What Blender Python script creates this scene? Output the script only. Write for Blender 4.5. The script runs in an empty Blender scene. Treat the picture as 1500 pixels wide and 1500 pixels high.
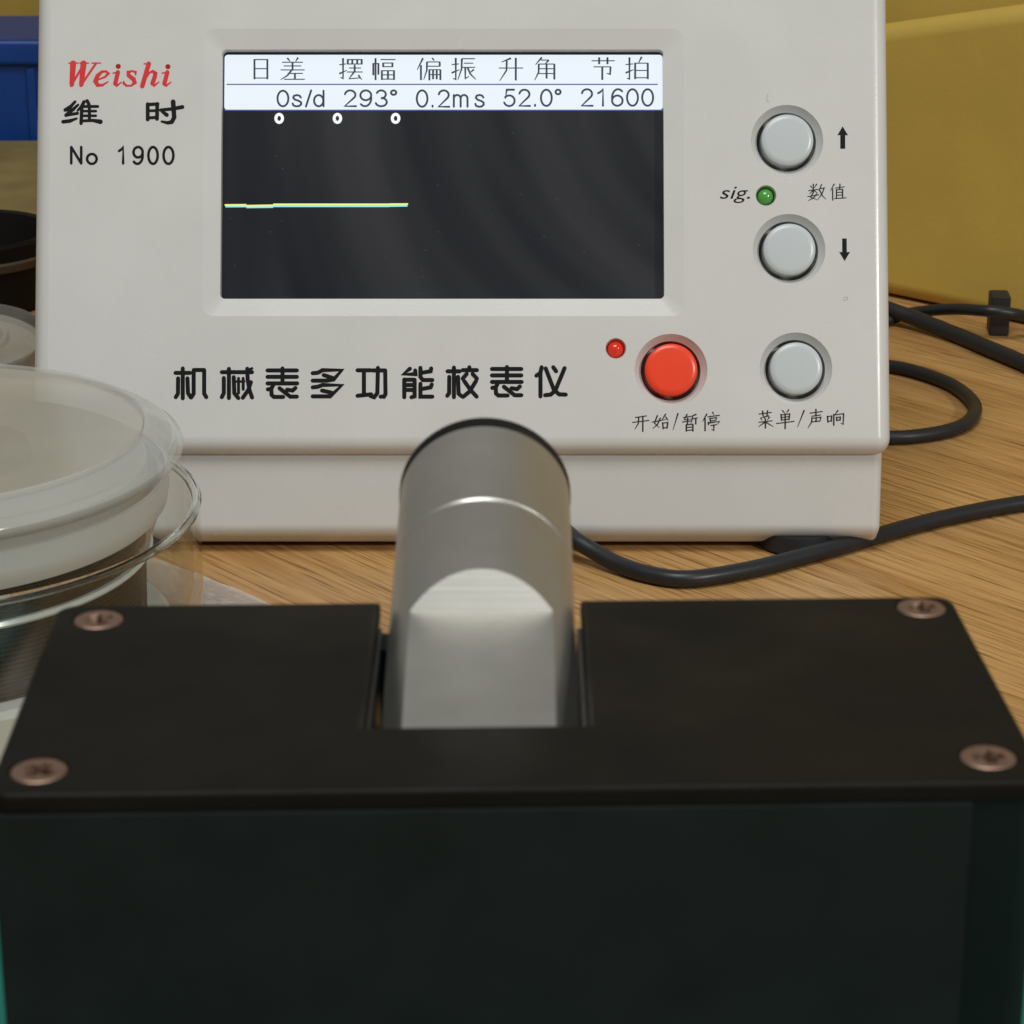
import bpy, bmesh, math, random
from mathutils import Vector, Matrix

random.seed(7)
sc = bpy.context.scene
R = math.radians
MM = 0.001

# ---------------------------------------------------------------- camera
FPX, PITCH, CAMH = 3620.0, R(19.5), 164.0
cam_d = bpy.data.cameras.new('camera')
cam = bpy.data.objects.new('camera', cam_d)
sc.collection.objects.link(cam)
cam.location = (0, 0, CAMH * MM)
cam.rotation_euler = (R(90) - PITCH, 0, 0)
cam_d.sensor_fit = 'HORIZONTAL'
cam_d.sensor_width = 36.0
cam_d.lens = 36.0 * FPX / 1500.0
cam_d.clip_start = 0.01
cam_d.clip_end = 50
cam_d.dof.use_dof = True
cam_d.dof.focus_distance = 0.461
cam_d.dof.aperture_fstop = 100
sc.camera = cam

# ---------------------------------------------------------------- world and lamps
w = bpy.data.worlds.new('World')
sc.world = w
w.use_nodes = True
bg = w.node_tree.nodes['Background']
bg.inputs[0].default_value = (0.90, 0.88, 0.84, 1)
bg.inputs[1].default_value = 0.22


def area(name, loc, target, size, power, col):
    d = bpy.data.lights.new(name, 'AREA')
    d.shape = 'RECTANGLE'
    d.size, d.size_y = size
    d.energy = power
    d.color = col
    o = bpy.data.objects.new(name, d)
    sc.collection.objects.link(o)
    o.location = loc
    o.rotation_euler = (Vector(target) - Vector(loc)).to_track_quat('-Z', 'Y').to_euler()
    return o


area('ceiling_lamp', (-0.15, -0.17, 1.42), (0.0, 0.40, 0.0), (0.75, 0.55), 12.8, (0.985, 1.0, 0.99))
area('desk_lamp', (0.72, -0.36, 0.60), (0.02, 0.42, 0.04), (0.05, 0.12), 5.0, (1.0, 0.98, 0.94))

sc.view_settings.view_transform = 'Standard'
sc.view_settings.look = 'None'
sc.view_settings.exposure = 0.0
sc.view_settings.gamma = 1.0
sc.render.engine = 'CYCLES'
sc.cycles.use_denoising = True
sc.cycles.max_bounces = 14
sc.cycles.transmission_bounces = 12
sc.cycles.transparent_max_bounces = 16
sc.cycles.sample_clamp_indirect = 4.0


# ---------------------------------------------------------------- materials
def mat(name, col, rough=0.5, metal=0.0, spec=0.5, bump=0.0, bscale=800, var=0.0, vscale=60,
        trans=0.0, ior=1.45, emit=None, estr=0.0, coat=0.0, rvar=0.0, sss=0.0):
    m = bpy.data.materials.new(name)
    m.use_nodes = True
    nt = m.node_tree
    b = nt.nodes['Principled BSDF']
    b.inputs['Base Color'].default_value = (*col, 1)
    b.inputs['Roughness'].default_value = rough
    b.inputs['Metallic'].default_value = metal
    b.inputs['IOR'].default_value = ior
    b.inputs['Specular IOR Level'].default_value = spec
    b.inputs['Transmission Weight'].default_value = trans
    b.inputs['Coat Weight'].default_value = coat
    b.inputs['Coat Roughness'].default_value = 0.08
    if sss:
        b.inputs['Subsurface Weight'].default_value = sss
        b.inputs['Subsurface Radius'].default_value = (0.002, 0.002, 0.002)
    if emit:
        b.inputs['Emission Color'].default_value = (*emit, 1)
        b.inputs['Emission Strength'].default_value = estr
    tc = nt.nodes.new('ShaderNodeTexCoord')

    def noise(scale, detail=4):
        n = nt.nodes.new('ShaderNodeTexNoise')
        n.inputs['Scale'].default_value = scale
        n.inputs['Detail'].default_value = detail
        nt.links.new(tc.outputs['Object'], n.inputs['Vector'])
        return n
    if var:
        n = noise(vscale, 5)
        mr = nt.nodes.new('ShaderNodeMapRange')
        mr.inputs[1].default_value, mr.inputs[2].default_value = 0.25, 0.75
        mr.inputs[3].default_value, mr.inputs[4].default_value = 1 - var, 1 + var
        nt.links.new(n.outputs['Fac'], mr.inputs[0])
        mx = nt.nodes.new('ShaderNodeMix')
        mx.data_type = 'RGBA'
        mx.blend_type = 'MULTIPLY'
        mx.inputs[0].default_value = 1
        mx.inputs[6].default_value = (*col, 1)
        nt.links.new(mr.outputs[0], mx.inputs[7])
        nt.links.new(mx.outputs[2], b.inputs['Base Color'])
    if rvar:
        n = noise(90, 5)
        mr = nt.nodes.new('ShaderNodeMapRange')
        mr.inputs[1].default_value, mr.inputs[2].default_value = 0.3, 0.7
        mr.inputs[3].default_value, mr.inputs[4].default_value = max(0.02, rough - rvar), rough + rvar
        nt.links.new(n.outputs['Fac'], mr.inputs[0])
        nt.links.new(mr.outputs[0], b.inputs['Roughness'])
    if bump:
        n = noise(bscale, 3)
        bp = nt.nodes.new('ShaderNodeBump')
        bp.inputs['Strength'].default_value = bump
        bp.inputs['Distance'].default_value = 0.0002
        nt.links.new(n.outputs['Fac'], bp.inputs['Height'])
        nt.links.new(bp.outputs[0], b.inputs['Normal'])
    return m


M = {}
M['white'] = mat('white_plastic', (0.582, 0.584, 0.564), 0.26, bump=0.05, bscale=2600, var=0.035, vscale=55, rvar=0.06)
M['dish'] = mat('dish_plastic', (0.60, 0.585, 0.55), 0.32, bump=0.05, bscale=1500)
M['grey_button'] = mat('grey_button_plastic', (0.50, 0.545, 0.56), 0.28, var=0.02)
M['red_button'] = mat('red_button_plastic', (0.83, 0.062, 0.022), 0.28, var=0.05, vscale=200)
M['ink'] = mat('black_ink', (0.009, 0.009, 0.010), 0.5, spec=0.15, var=0.2, vscale=500)
M['kai_ink'] = mat('thin_black_ink', (0.02, 0.02, 0.022), 0.5, spec=0.15)
M['red_ink'] = mat('red_ink', (0.62, 0.018, 0.022), 0.45, var=0.1, vscale=400)
M['gap'] = mat('dark_gap', (0.012, 0.012, 0.012), 0.7)
M['green_lens'] = mat('green_lens', (0.07, 0.30, 0.05), 0.12, coat=0.6, emit=(0.05, 0.3, 0.03), estr=0.12)
M['red_lens'] = mat('red_lens', (0.55, 0.02, 0.01), 0.12, coat=0.6, emit=(0.8, 0.03, 0.01), estr=0.25)
M['rubber'] = mat('black_rubber', (0.016, 0.016, 0.017), 0.55, bump=0.2, bscale=900)
M['cable'] = mat('black_cable_sheath', (0.014, 0.015, 0.017), 0.42, bump=0.1, bscale=1200, rvar=0.08)
M['anod'] = mat('black_anodised', (0.0060, 0.0053, 0.0038), 0.5, spec=0.17, bump=0.12, bscale=2500, var=0.22, vscale=160, rvar=0.10)
M['anod_front'] = mat('black_painted', (0.0078, 0.0115, 0.0120), 0.5, spec=0.26, bump=0.12, bscale=2500, var=0.22, vscale=140, rvar=0.10)
M['anod_side'] = mat('black_side_paint', (0.0030, 0.0085, 0.0080), 0.55, spec=0.2, var=0.2, vscale=140)
M['alu'] = mat('satin_aluminium', (0.63, 0.62, 0.57), 0.41, 1.0, bump=0.04, bscale=3500, var=0.03, vscale=300, rvar=0.03)
nt_ = M['alu'].node_tree
wv = nt_.nodes.new('ShaderNodeTexNoise')
wm = nt_.nodes.new('ShaderNodeMapping')
wm.inputs['Scale'].default_value = (25, 5200, 25)
wm.inputs['Rotation'].default_value = (R(-9.8), 0, 0)
wt = nt_.nodes.new('ShaderNodeTexCoord')
nt_.links.new(wt.outputs['Object'], wm.inputs[0])
nt_.links.new(wm.outputs[0], wv.inputs['Vector'])
wv.inputs['Scale'].default_value = 1.0
wb = nt_.nodes.new('ShaderNodeBump')
wb.inputs['Strength'].default_value = 0.12
wb.inputs['Distance'].default_value = 0.0001
nt_.links.new(wv.outputs['Fac'], wb.inputs['Height'])
nt_.links.new(wb.outputs[0], nt_.nodes['Principled BSDF'].inputs['Normal'])
M['alu_bright'] = mat('bright_aluminium', (0.82, 0.80, 0.76), 0.22, 1.0)
M['cheek'] = mat('dull_slot_metal', (0.20, 0.21, 0.22), 0.3, 1.0)
M['copper'] = mat('coppery_screw', (0.38, 0.25, 0.19), 0.50, 1.0, bump=0.3, bscale=700, var=0.2, vscale=500)
M['frost'] = mat('frosted_plastic', (0.60, 0.61, 0.57), 0.12, spec=0.6, var=0.03)
M['frost'].node_tree.nodes['Principled BSDF'].inputs['Alpha'].default_value = 0.34
M['frost_disc'] = mat('frosted_lid_panel', (0.50, 0.48, 0.405), 0.25, var=0.10, vscale=45, spec=0.6)
M['frost_disc'].node_tree.nodes['Principled BSDF'].inputs['Alpha'].default_value = 0.50
M['frost_wall'] = mat('frosted_wall', (0.60, 0.625, 0.58), 0.35, var=0.04, vscale=60)
M['frost_wall'].node_tree.nodes['Principled BSDF'].inputs['Alpha'].default_value = 0.82
M['wire'] = mat('mesh_wire', (0.030, 0.034, 0.031), 0.4, spec=0.3)
M['grit'] = mat('dark_lining', (0.010, 0.011, 0.010), 0.6, var=0.6, vscale=600, bump=0.4, bscale=900)
M['pale'] = mat('pale_plastic', (0.55, 0.56, 0.53), 0.35, var=0.04)
M['milky'] = mat('milky_rim', (0.78, 0.80, 0.79), 0.2, trans=0.25, ior=1.45)
M['scuff'] = mat('grey_scuff', (0.36, 0.36, 0.34), 0.5)
M['khaki'] = mat('khaki_paper', (0.36, 0.335, 0.27), 0.7, var=0.12, vscale=70)
M['blue'] = mat('blue_plastic', (0.003, 0.040, 0.21), 0.38, var=0.12, vscale=80, bump=0.05)
M['darkthing'] = mat('dark_plastic', (0.012, 0.011, 0.010), 0.5, var=0.2, spec=0.1)
M['olive'] = mat('shaded_desk_olive', (0.20, 0.155, 0.055), 0.7, var=0.25, vscale=60)
M['smoke'] = mat('smoky_plastic', (0.12, 0.11, 0.09), 0.3, var=0.2)
M['brown'] = mat('brown_leather', (0.065, 0.045, 0.030), 0.6, var=0.3, vscale=200)
M['mat_green'] = mat('green_cutting_mat', (0.008, 0.17, 0.13), 0.5, var=0.1, vscale=60, bump=0.2, bscale=1800)
M['yellow'] = mat('yellow_paint', (0.53, 0.37, 0.072), 0.62, var=0.10, vscale=26, bump=0.25, bscale=700)
M['yellow_edge'] = mat('yellow_edge', (0.42, 0.31, 0.10), 0.5, var=0.10, vscale=50, bump=0.2, bscale=700)


def glassy(name, tint, f0=0.06, gl=1.0):
    m = bpy.data.materials.new(name)
    m.use_nodes = True
    nt = m.node_tree
    for n in list(nt.nodes):
        if n.type != 'OUTPUT_MATERIAL':
            nt.nodes.remove(n)
    out = [n for n in nt.nodes if n.type == 'OUTPUT_MATERIAL'][0]
    t = nt.nodes.new('ShaderNodeBsdfTransparent')
    t.inputs[0].default_value = (*tint, 1)
    g = nt.nodes.new('ShaderNodeBsdfGlossy')
    g.inputs['Roughness'].default_value = 0.06
    g.inputs[0].default_value = (gl, gl, gl, 1)
    lw = nt.nodes.new('ShaderNodeLayerWeight')
    lw.inputs[0].default_value = 0.5
    pw = nt.nodes.new('ShaderNodeMath')
    pw.operation = 'POWER'
    pw.inputs[1].default_value = 4.0
    nt.links.new(lw.outputs['Facing'], pw.inputs[0])
    f = nt.nodes.new('ShaderNodeMapRange')
    f.inputs[3].default_value, f.inputs[4].default_value = 0.035, 0.75
    nt.links.new(pw.outputs[0], f.inputs[0])
    mx = nt.nodes.new('ShaderNodeMixShader')
    nt.links.new(f.outputs[0], mx.inputs[0])
    nt.links.new(t.outputs[0], mx.inputs[1])
    nt.links.new(g.outputs[0], mx.inputs[2])
    nt.links.new(mx.outputs[0], out.inputs[0])
    return m


M['glass'] = glassy('clear_glass', (0.94, 0.955, 0.94))
M['thick_glass'] = mat('thick_glass', (0.93, 0.96, 0.94), 0.03, trans=1.0, ior=1.45)


def film_mat():
    m = bpy.data.materials.new('clear_film')
    m.use_nodes = True
    nt = m.node_tree
    b = nt.nodes['Principled BSDF']
    b.inputs['Base Color'].default_value = (0.80, 0.78, 0.76, 1)
    b.inputs['Roughness'].default_value = 0.25
    b.inputs['Alpha'].default_value = 0.42
    return m


M['film'] = film_mat()


def wood_mat():
    m = bpy.data.materials.new('oak_desk_top')
    m.use_nodes = True
    nt = m.node_tree
    L = nt.links
    b = nt.nodes['Principled BSDF']
    tc = nt.nodes.new('ShaderNodeTexCoord')
    mp = nt.nodes.new('ShaderNodeMapping')
    mp.inputs['Rotation'].default_value = (0, 0, R(49))
    L.new(tc.outputs['Object'], mp.inputs[0])

    def noise(sx, sy, scale, detail, rough=0.5):
        v = nt.nodes.new('ShaderNodeMapping')
        v.inputs['Scale'].default_value = (sx, sy, 1)
        L.new(mp.outputs[0], v.inputs[0])
        n = nt.nodes.new('ShaderNodeTexNoise')
        n.inputs['Scale'].default_value = scale
        n.inputs['Detail'].default_value = detail
        n.inputs['Roughness'].default_value = rough
        L.new(v.outputs[0], n.inputs['Vector'])
        return n
    broad = noise(0.6, 9, 7, 4)
    fine = noise(0.45, 26, 38, 5, 0.6)
    pores = noise(0.55, 24, 95, 3, 0.6)
    cr = nt.nodes.new('ShaderNodeValToRGB')
    cr.color_ramp.elements[0].position = 0.28
    cr.color_ramp.elements[0].color = (0.27, 0.120, 0.030, 1)
    cr.color_ramp.elements[1].position = 0.72
    cr.color_ramp.elements[1].color = (0.64, 0.39, 0.155, 1)
    ad = nt.nodes.new('ShaderNodeMix')
    ad.data_type = 'FLOAT'
    ad.inputs[0].default_value = 0.55
    L.new(broad.outputs['Fac'], ad.inputs[2])
    L.new(fine.outputs['Fac'], ad.inputs[3])
    L.new(ad.outputs[0], cr.inputs[0])
    pr = nt.nodes.new('ShaderNodeValToRGB')
    pr.color_ramp.elements[0].position = 0.36
    pr.color_ramp.elements[0].color = (0.48, 0.41, 0.33, 1)
    pr.color_ramp.elements[1].position = 0.47
    pr.color_ramp.elements[1].color = (1, 1, 1, 1)
    L.new(pores.outputs['Fac'], pr.inputs[0])
    mx = nt.nodes.new('ShaderNodeMix')
    mx.data_type = 'RGBA'
    mx.blend_type = 'MULTIPLY'
    mx.inputs[0].default_value = 1
    L.new(cr.outputs[0], mx.inputs[6])
    L.new(pr.outputs[0], mx.inputs[7])
    L.new(mx.outputs[2], b.inputs['Base Color'])
    b.inputs['Roughness'].default_value = 0.42
    bp = nt.nodes.new('ShaderNodeBump')
    bp.inputs['Strength'].default_value = 0.25
    bp.inputs['Distance'].default_value = 0.0002
    L.new(fine.outputs['Fac'], bp.inputs['Height'])
    L.new(bp.outputs[0], b.inputs['Normal'])
    return m


M['wood'] = wood_mat()


def lcd_mat():
    """dark liquid-crystal panel behind a cover glass: weak backlight glow, curtain reflections painted as streaks"""
    m = bpy.data.materials.new('dark_display')
    m.use_nodes = True
    nt = m.node_tree
    L = nt.links
    b = nt.nodes['Principled BSDF']
    b.inputs['Base Color'].default_value = (0.018, 0.018, 0.021, 1)
    b.inputs['Emission Color'].default_value = (0.45, 0.52, 0.85, 1)
    b.inputs['Emission Strength'].default_value = 0.011
    b.inputs['Specular IOR Level'].default_value = 0.3
    tc = nt.nodes.new('ShaderNodeTexCoord')
    sp = nt.nodes.new('ShaderNodeSeparateXYZ')
    L.new(tc.outputs['Object'], sp.inputs[0])

    def mth(op, a_, b_):
        q = nt.nodes.new('ShaderNodeMath')
        q.operation = op
        for i_, v_ in enumerate((a_, b_)):
            if isinstance(v_, (int, float)):
                q.inputs[i_].default_value = v_
            else:
                L.new(v_, q.inputs[i_])
        return q.outputs[0]
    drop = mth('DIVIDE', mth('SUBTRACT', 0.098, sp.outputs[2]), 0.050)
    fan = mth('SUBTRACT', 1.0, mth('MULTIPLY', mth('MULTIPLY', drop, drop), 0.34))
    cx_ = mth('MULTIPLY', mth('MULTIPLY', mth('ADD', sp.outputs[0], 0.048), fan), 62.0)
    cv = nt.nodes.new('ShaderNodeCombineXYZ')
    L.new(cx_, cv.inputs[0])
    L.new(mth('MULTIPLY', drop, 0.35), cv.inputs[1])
    n = nt.nodes.new('ShaderNodeTexNoise')  # fan of streaks: curtain reflections painted into the base colour
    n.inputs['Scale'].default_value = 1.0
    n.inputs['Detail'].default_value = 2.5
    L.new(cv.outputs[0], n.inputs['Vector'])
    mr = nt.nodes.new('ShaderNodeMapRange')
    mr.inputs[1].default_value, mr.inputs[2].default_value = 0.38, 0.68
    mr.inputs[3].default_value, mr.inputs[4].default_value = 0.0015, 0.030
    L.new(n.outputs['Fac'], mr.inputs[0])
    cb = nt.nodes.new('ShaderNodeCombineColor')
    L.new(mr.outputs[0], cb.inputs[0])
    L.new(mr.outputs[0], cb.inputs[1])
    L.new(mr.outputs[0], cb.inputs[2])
    b.inputs['Roughness'].default_value = 0.35
    # dust specks
    d = nt.nodes.new('ShaderNodeTexVoronoi')
    d.inputs['Scale'].default_value = 330
    L.new(tc.outputs['Object'], d.inputs['Vector'])
    dm = nt.nodes.new('ShaderNodeMapRange')
    dm.inputs[1].default_value, dm.inputs[2].default_value = 0.03, 0.075
    dm.inputs[3].default_value, dm.inputs[4].default_value = 0.22, 0.0
    L.new(d.outputs['Distance'], dm.inputs[0])
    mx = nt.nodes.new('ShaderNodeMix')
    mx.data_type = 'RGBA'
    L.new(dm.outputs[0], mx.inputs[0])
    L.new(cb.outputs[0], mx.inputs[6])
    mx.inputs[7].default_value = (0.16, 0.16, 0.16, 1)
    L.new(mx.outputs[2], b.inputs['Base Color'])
    return m


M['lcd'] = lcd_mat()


def emis(name, col, s=1.0):
    return mat(name, (0.02, 0.02, 0.02), 0.4, emit=col, estr=s)


M['hdr'] = emis('lit_white_bar', (0.84, 0.92, 1.0), 0.95)
M['scr_ink'] = emis('screen_dark_text', (0.016, 0.026, 0.055), 1.0)
M['scr_blue'] = emis('screen_blue_line', (0.03, 0.09, 0.28), 1.0)
M['scr_white'] = emis('screen_white_digit', (0.95, 0.97, 1.0), 1.0)
M['trace_y'] = emis('trace_yellow', (0.85, 0.90, 0.22), 1.0)
M['trace_c'] = emis('trace_cyan', (0.30, 0.85, 0.85), 0.95)


# ---------------------------------------------------------------- builders
def ray(px, py):
    a, b = (px - 750) / FPX, (750 - py) / FPX
    return Vector((a, math.cos(PITCH) + b * math.sin(PITCH), -math.sin(PITCH) + b * math.cos(PITCH)))


def on_table(px, py, z=0.0):
    d = ray(px, py)
    t = (z - CAMH) / d.z
    return Vector((0, 0, CAMH)) + d * t


def tag(o, label=None, cat=None, group=None, kind=None):
    for k, v in (('label', label), ('category', cat), ('group', group), ('kind', kind)):
        if v:
            o[k] = v
    return o


def empty(name, loc, label, cat, group=None):
    o = bpy.data.objects.new(name, None)
    sc.collection.objects.link(o)
    o.location = Vector(loc) * MM
    o.empty_display_size = 0.01
    return tag(o, label, cat, group)


def root_loc(o):
    v = Vector((0, 0, 0))
    while o:
        v += o.location
        o = o.parent
    return v


def link(name, me, material, parent=None, smooth=None):
    """me is in world millimetres"""
    off = root_loc(parent) if parent else None
    if parent is None:                     # origin at the thing's own base
        xs = [v.co.x for v in me.vertices]; ys = [v.co.y for v in me.vertices]; zs = [v.co.z for v in me.vertices]
        off = Vector(((min(xs) + max(xs)) / 2, (min(ys) + max(ys)) / 2, min(zs))) * MM
    me.transform(Matrix.Translation(-off) @ Matrix.Scale(MM, 4))
    if material:
        me.materials.clear()
        me.materials.append(M[material] if isinstance(material, str) else material)
    o = bpy.data.objects.new(name, me)
    sc.collection.objects.link(o)
    if parent:
        o.parent = parent
    else:
        o.location = off
    if smooth is not None:
        for p in me.polygons:
            p.use_smooth = len(p.vertices) <= 4
        me.set_sharp_from_angle(angle=R(smooth))
        wn = o.modifiers.new('wn', 'WEIGHTED_NORMAL')
        wn.keep_sharp = True
    return o


def bm_mesh(bm, name='m'):
    me = bpy.data.meshes.new(name)
    bmesh.ops.recalc_face_normals(bm, faces=bm.faces)
    bm.to_mesh(me)
    bm.free()
    return me


def add_box(bm, x0, x1, y0, y1, z0, z1, mtx=None, bev=0, seg=3):
    r = bmesh.ops.create_cube(bm, size=1)
    vs = r['verts']
    for v in vs:
        v.co = Vector(((x0 + x1) / 2 + v.co.x * (x1 - x0), (y0 + y1) / 2 + v.co.y * (y1 - y0), (z0 + z1) / 2 + v.co.z * (z1 - z0)))
    if bev:
        es = list({e for v in vs for e in v.link_edges})
        r2 = bmesh.ops.bevel(bm, geom=es, offset=bev, segments=seg, affect='EDGES', profile=0.5)
        vs = list({v for f in r2['faces'] for v in f.verts} | {v for v in vs if v.is_valid})
    if mtx:
        bmesh.ops.transform(bm, matrix=mtx, verts=vs)
    return vs


def lathe(bm, prof, seg=96, mtx=None, close=False):
    """profile [(r, z)] about +Z"""
    rings = []
    for r, z in prof:
        if r < 1e-6:
            rings.append([bm.verts.new((0, 0, z))])
        else:
            rings.append([bm.verts.new((r * math.cos(2 * math.pi * i / seg), r * math.sin(2 * math.pi * i / seg), z)) for i in range(seg)])
    if close:
        rings.append(rings[0])
    for a, b in zip(rings, rings[1:]):
        for i in range(seg):
            j = (i + 1) % seg
            if len(a) == 1 and len(b) == 1:
                continue
            if len(a) == 1:
                bm.faces.new((a[0], b[i], b[j]))
            elif len(b) == 1:
                bm.faces.new((a[i], a[j], b[0]))
            else:
                bm.faces.new((a[i], a[j], b[j], b[i]))
    vs = list({v for r in rings for v in r})
    if mtx:
        bmesh.ops.transform(bm, matrix=mtx, verts=vs)
    return vs


def lathe_obj(name, prof, material, parent, loc=(0, 0, 0), mtx=None, seg=96, smooth=30, close=False):
    bm = bmesh.new()
    lathe(bm, prof, seg, (mtx or Matrix.Translation(Vector(loc))), close)
    return link(name, bm_mesh(bm), material, parent, smooth)


def prism(bm, pts, z0, z1, mtx=None):
    lo = [bm.verts.new((x, y, z0)) for x, y in pts]
    hi = [bm.verts.new((x, y, z1)) for x, y in pts]
    bm.faces.new(lo[::-1])
    bm.faces.new(hi)
    n = len(pts)
    for i in range(n):
        j = (i + 1) % n
        bm.faces.new((lo[i], lo[j], hi[j], hi[i]))
    if mtx:
        bmesh.ops.transform(bm, matrix=mtx, verts=lo + hi)
    return lo + hi


def rrect(x0, y0, x1, y1, r, n=6):
    pts = []
    for cx, cy, a0 in ((x1 - r, y1 - r, 0), (x0 + r, y1 - r, 90), (x0 + r, y0 + r, 180), (x1 - r, y0 + r, 270)):
        for i in range(n + 1):
            a = R(a0 + 90 * i / n)
            pts.append((cx + r * math.cos(a), cy + r * math.sin(a)))
    return pts


def boolean(me, cutters):
    """difference of me (mm) with each cutter mesh; returns a fresh mesh"""
    o = bpy.data.objects.new('tmp', me)
    sc.collection.objects.link(o)
    cs = []
    for c in cutters:
        co = bpy.data.objects.new('cut', c)
        sc.collection.objects.link(co)
        md = o.modifiers.new('b', 'BOOLEAN')
        md.operation = 'DIFFERENCE'
        md.solver = 'EXACT'
        md.object = co
        cs.append(co)
    dg = bpy.context.evaluated_depsgraph_get()
    new = bpy.data.meshes.new_from_object(o.evaluated_get(dg))
    for co in cs + [o]:
        bpy.data.objects.remove(co)
    return new


def catmull(P, n=10):
    P = [Vector(p) for p in P]
    Q = [P[0] * 2 - P[1]] + P + [P[-1] * 2 - P[-2]]
    out = []
    for i in range(1, len(Q) - 2):
        for k in range(n):
            t = k / n
            a, b, c, d = Q[i - 1], Q[i], Q[i + 1], Q[i + 2]
            out.append(0.5 * ((2 * b) + (c - a) * t + (2 * a - 5 * b + 4 * c - d) * t * t + (3 * b - a - 3 * c + d) * t ** 3))
    out.append(P[-1])
    return out


def tube(bm, pts, r, seg=16):
    rings = []
    up = Vector((0, 0, 1))
    for i, p in enumerate(pts):
        t = (pts[min(i + 1, len(pts) - 1)] - pts[max(i - 1, 0)]).normalized()
        s = t.cross(up)
        if s.length < 1e-4:
            s = Vector((1, 0, 0))
        s.normalize()
        n = s.cross(t).normalized()
        rings.append([bm.verts.new(p + (s * math.cos(2 * math.pi * k / seg) + n * math.sin(2 * math.pi * k / seg)) * r) for k in range(seg)])
    for a, b in zip(rings, rings[1:]):
        for k in range(seg):
            j = (k + 1) % seg
            bm.faces.new((a[k], a[j], b[j], b[k]))
    bm.faces.new(rings[0][::-1])
    bm.faces.new(rings[-1])


# ================================================================ SETTING
GR = Vector((0.80, -0.60, 0)).normalized()      # run of the desk's grain and of the yellow wall
bm = bmesh.new()
add_box(bm, -900, 900, -300, 1300, -25, 0)
tag(link('desk_top', bm_mesh(bm), 'wood'), kind='structure')

WP = Vector((101, 650, 0))
WD = Vector((0.725, -0.689, 0))
WN = Vector((-0.689, -0.725, 0))                # towards the camera


def wall_pt(s, out, z):
    p = WP + WD * s + WN * out
    return Vector((p.x, p.y, z))


def slab(pts2, o0, o1, name, material, label, cat, bev=0.0):
    bm = bmesh.new()
    a = [bm.verts.new(wall_pt(s, o1, z)) for s, z in pts2]
    b = [bm.verts.new(wall_pt(s, o0, z)) for s, z in pts2]
    bm.faces.new(a)
    bm.faces.new(b[::-1])
    n = len(pts2)
    for i in range(n):
        j = (i + 1) % n
        bm.faces.new((a[i], a[j], b[j], b[i]))
    if bev:
        bmesh.ops.recalc_face_normals(bm, faces=bm.faces)
        bmesh.ops.bevel(bm, geom=list(bm.edges), offset=bev, segments=3, affect='EDGES', profile=0.5)
    o = link(name, bm_mesh(bm), material, None, 40)
    return tag(o, label, cat)


slab([(-560, 0), (140, 0), (140, 260), (-560, 260)], -14, 0, 'wall', 'yellow', 'plain yellow painted wall rising behind the desk', 'wall')
slab([(-150, 0.2), (130, 0.2), (130, 98), (-150, 37)], 3.2, 15.0, 'board', 'yellow',
     'yellow board with slanting top edge against the wall, right of the tester', 'board', 4.6)

# green cutting mat under the black stand
bm = bmesh.new()
prism(bm, rrect(-190, 40, 190, 301, 6), 0.05, 2.0)
tag(link('cutting_mat', bm_mesh(bm), 'mat_green'), 'green cutting mat showing at the lower corners under the black stand', 'cutting mat')

# ================================================================ TIMING MACHINE
UX = -9.4
TILT = R(23)
FO = Vector((UX, 437.5, 20.7))
FU = Vector((1, 0, 0))
FV = Vector((0, math.sin(TILT), math.cos(TILT)))
FW = Vector((0, -math.cos(TILT), math.sin(TILT)))
FM = Matrix(((FU.x, FV.x, FW.x, FO.x), (FU.y, FV.y, FW.y, FO.y), (FU.z, FV.z, FW.z, FO.z), (0, 0, 0, 1)))


def UV(px, py, wd=0.0):
    """point of the sloping front face (u, v in mm) seen at a place in the photograph"""
    d = ray(px, py)
    o = Vector((0, 0, CAMH))
    t = (FO + FW * wd - o).dot(FW) / d.dot(FW)
    q = o + d * t - FO
    return q.dot(FU), q.dot(FV)


tm = empty('timing_machine', (UX, 445, 0), 'cream white watch timing machine with a dark screen, three grey buttons and one red', 'watch tester')

# --- front housing with its recesses
bm = bmesh.new()
add_box(bm, -80.2, 80.2, 0, 108, -52, 0, FM, 3.0, 6)
hous = bm_mesh(bm)
o0 = UV(296, 463); o1 = UV(1001, 42)            # outer edge of the screen's sloping surround
i0 = UV(322, 437); i1 = UV(972, 71)             # opening
SD = 0.62


k = (SD + 1) / SD
grow = lambda a, b: (b[0] + (a[0] - b[0]) * k, b[1] + (a[1] - b[1]) * k)
cbm = bmesh.new()
loops = []
for p0, p1, rr_, wz in ((i0, i1, 0.9, -5.0), (i0, i1, 0.9, -SD), (grow(o0, i0), grow(o1, i1), 4.2, 1.0)):
    loops.append([cbm.verts.new(FM @ Vector((x, y, wz))) for x, y in rrect(*p0, *p1, rr_)])
cbm.faces.new(loops[0][::-1]); cbm.faces.new(loops[-1])
for A, B in zip(loops, loops[1:]):
    for i in range(len(A)):
        j = (i + 1) % len(A)
        cbm.faces.new((A[i], A[j], B[j], B[i]))
BTN = [('up', 1153, 206, 'grey_button'), ('down', 1156, 366, 'grey_button'), ('start', 983, 542, 'red_button'), ('menu', 1166, 540, 'grey_button')]
LED = [('sig', 1122, 286.5, 'green_lens'), ('run', 902, 510.5, 'red_lens')]


def fz(u, v, wd=0.0):
    return FM @ Matrix.Translation((u, v, wd))


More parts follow.
